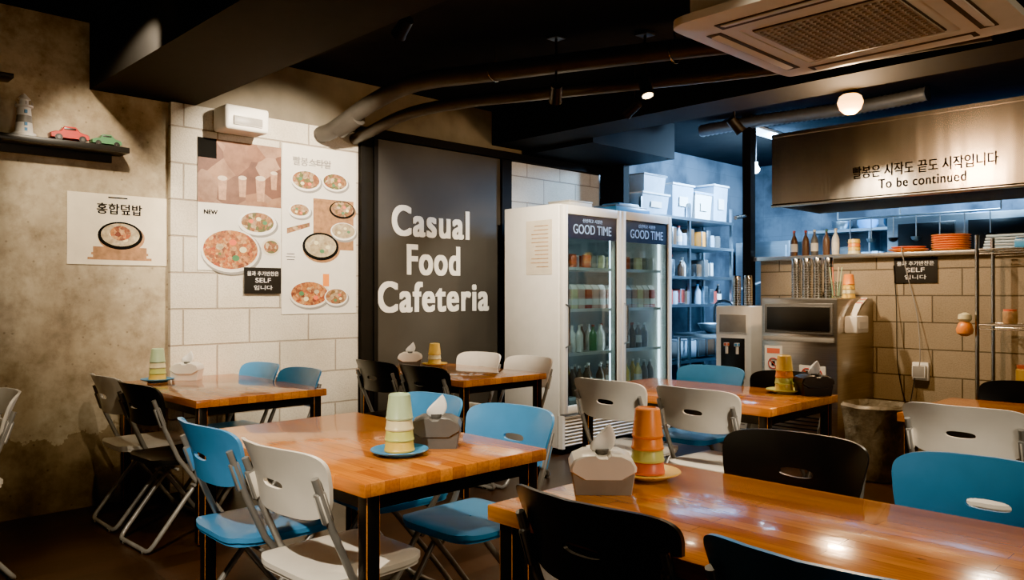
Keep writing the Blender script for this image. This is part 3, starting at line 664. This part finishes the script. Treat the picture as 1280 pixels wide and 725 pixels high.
b=B(); b.bx(6.9,8.6,4.08,4.68,.83,.87,STEELB,.005); b.bx(6.9,8.6,4.12,4.68,.3,.32,STEELB); b.bx(7.25,8.0,4.08,4.10,.62,.84,STEELB)
for x in(6.94,8.56):
    for yy in(4.12,4.64): b.cyl((x,yy,0),(x,yy,.83),.02,STEELB)
b.tube([(7.6,4.62,.87),(7.6,4.62,1.12),(7.6,4.55,1.2),(7.6,4.42,1.18),(7.6,4.36,1.08)],.014,BLACKPL,10,smooth=6)
b.done('kitchen_sink')
b=B(); b.lathe([(.1,0),(.17,.05),(.2,.1),(.195,.1),(.1,.01),(.001,.01)],(0,0,0),STEELB,28); b.done('mixing_bowl',(7.2,4.35,.8705))
b=B(); b.lathe([(.13,0),(.15,.01),(.15,.2),(.155,.21)],(0,0,0),STEELB,28); b.lathe([(.155,.21),(.1,.24),(.02,.25)],(0,0,0),STEELB,28); b.lathe([(.02,.25),(.025,.28)],(0,0,0),BLACKPL,12); b.done('stock_pot',(8.3,4.4,.8705))
b=B(); b.bx(8.75,9.28,.3,3.6,.0,.85,STEELB,.005); b.bx(8.95,9.28,.3,4.2,1.5,1.53,STEELB); b.bx(8.95,9.28,.3,4.2,1.98,2.01,STEELB)
for i in range(6): b.bx(8.98,9.27,.5+i*.6,.515+i*.6,1.53,1.98,STEELB)
b.done('kitchen_counter_unit')
b=B()
for i in range(12):
    yy=.62+i*.29; h=.12+.07*(i%3)
    if i%2: b.lathe([(.1,0),(.12,.02),(.12,h),(.125,h+.01),(.02,h+.03)],(9.1,yy,1.5305),[STEELB,BLACKPL,GREY][i%3],20)
    else: b.box((9.12,yy,1.5305+h*.6),(.2,.2,h*1.2),[BLACKPL,BINW,PAPER,GREY][(i//2)%4],.01)
    b.lathe([(.08,0),(.11,.05),(.11,.10)],(9.1,yy+.05,2.0105),[GREY,BLACKPL,BLUEC,STEELB][i%4],20)
b.done('cooking_pots')
b=B(); b.bx(7.85,8.25,.4,2.9,1.60,2.0,STEELB,.01)
for i in range(4): b.bx(7.84,7.852,.5+i*.6,1.0+i*.6,1.66,1.94,BLACKPL,.004); b.cyl((7.82,.55+i*.6,1.64),(7.82,.95+i*.6,1.64),.008,CHROME,8)
for yy in(.45,2.85): b.cyl((8.05,yy,2.0),(8.05,yy,ZC),.01,STEELB,6)
b.done('salamander_grill')
b=B(); b.cyl((7.68,1.9,2.0),(7.68,3.3,2.0),.008,STEELB,8)
for yy in(1.9,3.3): b.cyl((7.68,yy,2.0),(7.68,yy,ZC),.008,STEELB,6)
for i in range(7):
    yy=1.98+i*.2; b.cyl((7.68,yy,2.0),(7.68,yy,1.80),.005,STEELB,6); b.lathe([(.01,0),(.035,.012),(.045,.04)],(7.68,yy,1.76),STEELB if i%2 else BLACKPL,14)
b.done('hanging_ladles')
b=B(); b.bx(8.7,9.25,4.3,5.0,0,1.9,STEELB,.01); b.bx(8.68,8.7,4.34,4.96,1.0,1.85,STEELB,.005); b.bx(8.68,8.7,4.34,4.96,.1,.95,STEELB,.005); b.cyl((8.66,4.4,1.2),(8.66,4.4,1.5),.012,CHROME,8); b.done('upright_freezer')
b=B(); b.tube([(7.0,4.02,1.30),(7.6,3.98,1.42),(8.6,3.9,1.70)],.018,STEELB,10); b.tube([(6.3,3.62,1.95),(6.56,3.63,1.98),(6.58,3.64,1.9),(6.58,3.64,1.62)],.018,CHROME,10,smooth=6); b.done('water_pipe')

# ---------------------------------------------------------------- AC cassette
b=B(); X0,X1,Y0,Y1=2.51,3.50,.75,1.74; zc=2.27; cx,cy=(X0+X1)/2,(Y0+Y1)/2
out=superell(.495,.495,14,64); 
b.slab(superell(.30,.30,40,64),out,3,lambda x,y,o:(cx+x,cy+y,zc+.018+o+ .012*max(0,(max(abs(x),abs(y))-.42)/.075)),.03,ACM)
b.bx(cx-.43,cx+.43,cy-.43,cy+.43,zc+.035,zc+.30,ACM,.01)
for s_ in(1,-1):
    b.box((cx+s_*.385,cy,zc+.002),(.045,.62,.006),ACM,.002,rot=(0,s_*.18,0)); b.box((cx,cy+s_*.385,zc+.002),(.62,.045,.006),ACM,.002,rot=(-s_*.18,0,0))
    b.box((cx+s_*.385,cy,zc+.003),(.062,.66,.004),ACD); b.box((cx,cy+s_*.385,zc+.003),(.66,.062,.004),ACD)
b.box((cx,cy,zc+.012),(.60,.60,.012),ACM,.003); b.box((cx,cy,zc+.004),(.52,.52,.006),ACD)
for i in range(19):
    o_=-.25+i*.5/18; b.box((cx+o_,cy,zc-.001),(.008,.51,.008),ACG); b.box((cx,cy+o_,zc-.001),(.51,.008,.008),ACG)
for sx in(1,-1):
    for sy in(1,-1): b.cyl((cx+sx*.38,cy+sy*.38,zc+.3),(cx+sx*.38,cy+sy*.38,ZC),.006,CHROME,8)
b.done('ceiling_air_conditioner')

# ---------------------------------------------------------------- pipes, fixtures
PIPE=pm('painted_pipe',(.06,.052,.043),.45,.2)
b=B(); b.tube([(3.02,YW-.05,2.44),(3.04,4.95,2.46),(3.12,4.6,2.60),(3.25,4.25,2.70),(3.5,3.75,2.72),(4.0,2.7,2.74),(4.6,1.5,2.75)],.06,PIPE,14,smooth=8)
b.tube([(3.30,YW-.05,2.44),(3.32,4.95,2.47),(3.42,4.6,2.57),(3.62,4.2,2.62),(3.9,3.6,2.63),(4.5,2.3,2.65),(4.7,1.2,2.65)],.042,PIPE,14,smooth=8)
for p in((3.5,3.75),(4.0,2.7)): b.cyl((p[0],p[1],2.7),(p[0],p[1],ZC),.006,CHROME,6); b.tube([(p[0]+.066*math.cos(k*pi/6),p[1],2.725+.066*math.sin(k*pi/6)) for k in range(12)],.006,CHROME,6,loop=True)
b.cyl((3.06,4.93,2.46),(3.1,4.74,2.53),.07,PIPE,16); b.done('ceiling_pipe')
b=B(); b.box((0,-.11,0),(.30,.2,.16),WHITEE,.02,seg=3); b.box((0,-.215,-.02),(.2,.012,.06),LGREY,.004); b.box((0,-.005,.0),(.12,.012,.1),LGREY); b.done('emergency_light_box',(2.36,YW-.044,2.42))

def lamp(kind,name,loc,power,col,size=.1,target=None,angle=90,blend=.6):
    L=bpy.data.lights.new(name,kind); L.energy=power; L.color=col
    if kind=='AREA': L.shape='DISK'; L.size=size
    elif kind=='SPOT': L.shadow_soft_size=size; L.spot_size=math.radians(angle); L.spot_blend=blend
    else: L.shadow_soft_size=size
    o=bpy.data.objects.new(name,L); o.location=loc; COL.objects.link(o)
    if target: o.rotation_euler=(Vector(target)-Vector(loc)).to_track_quat('-Z','Y').to_euler()
    return o
BULB=emat('warm_bulb',(1,.68,.32),25)
def spotfix(loc,target,power,angle=90,col=(1,.80,.54),zc=ZC,size=.03):
    d=(Vector(target)-Vector(loc)).normalized(); p=Vector(loc)
    E=empty('track_spotlight',loc); b=B()
    b.tube([p-d*.13,p-d*.12,p-d*.02,p],.04,BSTEEL,16,radii=[.02,.036,.04,.044]); 
    b.tube([p-d*.003,p+d*.0015],.034,BULB,16)
    q=p-d*.08; b.cyl(q,(q.x,q.y,zc-.02),.008,BSTEEL,8); b.box((q.x,q.y,zc-.011),(.09,.09,.02),BSTEEL,.003)
    o=b.done('lamp_head'); o.parent=E; o.location=-E.location
    l=lamp('SPOT','spot_beam',p+d*.02,power,col,size,angle=angle); l.rotation_euler=d.to_track_quat('-Z','Y').to_euler(); l.parent=E; l.location=p+d*.02-E.location
WC=(1,.86,.66)
spotfix((2.62,3.6,2.72),(2.75,5.1,1.75),680,72,col=(1,.84,.62))
spotfix((1.30,3.9,2.72),(1.75,5.15,1.75),300,62,col=(1,.82,.58))
spotfix((4.3,3.3,2.5),(4.3,5.1,1.5),70,80)
spotfix((3.7,3.4,2.5),(4.7,4.5,1.2),480,70,col=WC)  # spot added to brighten the refrigerator side
spotfix((2.3,2.6,2.75),(1.7,2.4,.7),190,85)
spotfix((2.4,.2,2.75),(1.9,1.0,.7),190,95)
spotfix((4.0,2.9,2.5),(3.8,2.3,.7),200,95)
spotfix((5.3,1.0,2.48),(4.2,.8,.7),140,95)
spotfix((5.3,3.0,2.48),(6.5,2.2,.9),290,85)
spotfix((1.0,2.0,2.75),(1.75,4.3,.6),190,60)
spotfix((-.2,1.3,2.6),(1.15,2.4,.6),620,52,col=WC)  # unseen spot added on the camera side to brighten chair backs
spotfix((2.2,.6,2.75),(3.3,1.9,.7),480,58,col=WC)
b=B(); b.lathe([(.04,.10),(.05,.07),(.05,.05)],(0,0,0),BSTEEL,20); b.lathe([(.001,-.08),(.035,-.072),(.065,-.045),(.08,0),(.068,.038),(.045,.055)],(0,0,0),emat('hot_bulb',(1,.46,.12),12),24,cap=False); b.cyl((0,0,.1),(0,0,ZC-2.53),.01,BSTEEL); b.done('ceiling_lamp',(5.2,2.15,2.53))
lamp('POINT','ceiling_lamp_light',(5.2,2.15,2.36),140,(1,.64,.34),.06)
lamp('AREA','added_room_fill',(1.5,-2.5,1.6),80,(1,.86,.66),1.6,target=(2.5,2,1.9))  # unseen area lamp added to fill the air conditioner and chairs
b=B(); b.bx(7.0,8.4,3.8,3.88,2.84,2.88,emat('blue_tube',(.45,.72,1),16),.01); b.bx(6.98,8.42,3.78,3.90,2.88,2.9,WHITE); b.done('fluorescent_lamp')
lamp('AREA','kitchen_light',(7.5,3.7,2.8),640,(.34,.62,1),.5,target=(7.6,4.9,1.6))
lamp('AREA','kitchen_light',(8.35,2.3,2.8),430,(.32,.60,1),.5,target=(8.9,2.6,1.0))
b=B(); b.lathe([(.001,-.08),(.03,-.065),(.04,-.04),(.02,0),(.02,.03)],(0,0,0),emat('cool_bulb',(.6,.8,1),40),16,cap=False); b.cyl((0,0,.03),(0,0,.4),.006,BSTEEL,6); b.done('pendant_bulb',(6.9,3.75,2.5))

w=bpy.data.worlds.new('world'); scene.world=w; w.use_nodes=True; w.node_tree.nodes['Background'].inputs[0].default_value=(.05,.04,.03,1)
try:
    scene.view_settings.view_transform='AgX'; scene.view_settings.look='AgX - Punchy'
except Exception as ex: print('look',ex)
cam=bpy.data.cameras.new('camera'); cam.sensor_width=36; cam.lens=27.7; cam.clip_start=.05
co=bpy.data.objects.new('camera',cam); co.location=(0,0,1.27); co.rotation_euler=(pi/2+.0056,0,-math.atan2(.698,.716)); COL.objects.link(co); scene.camera=co
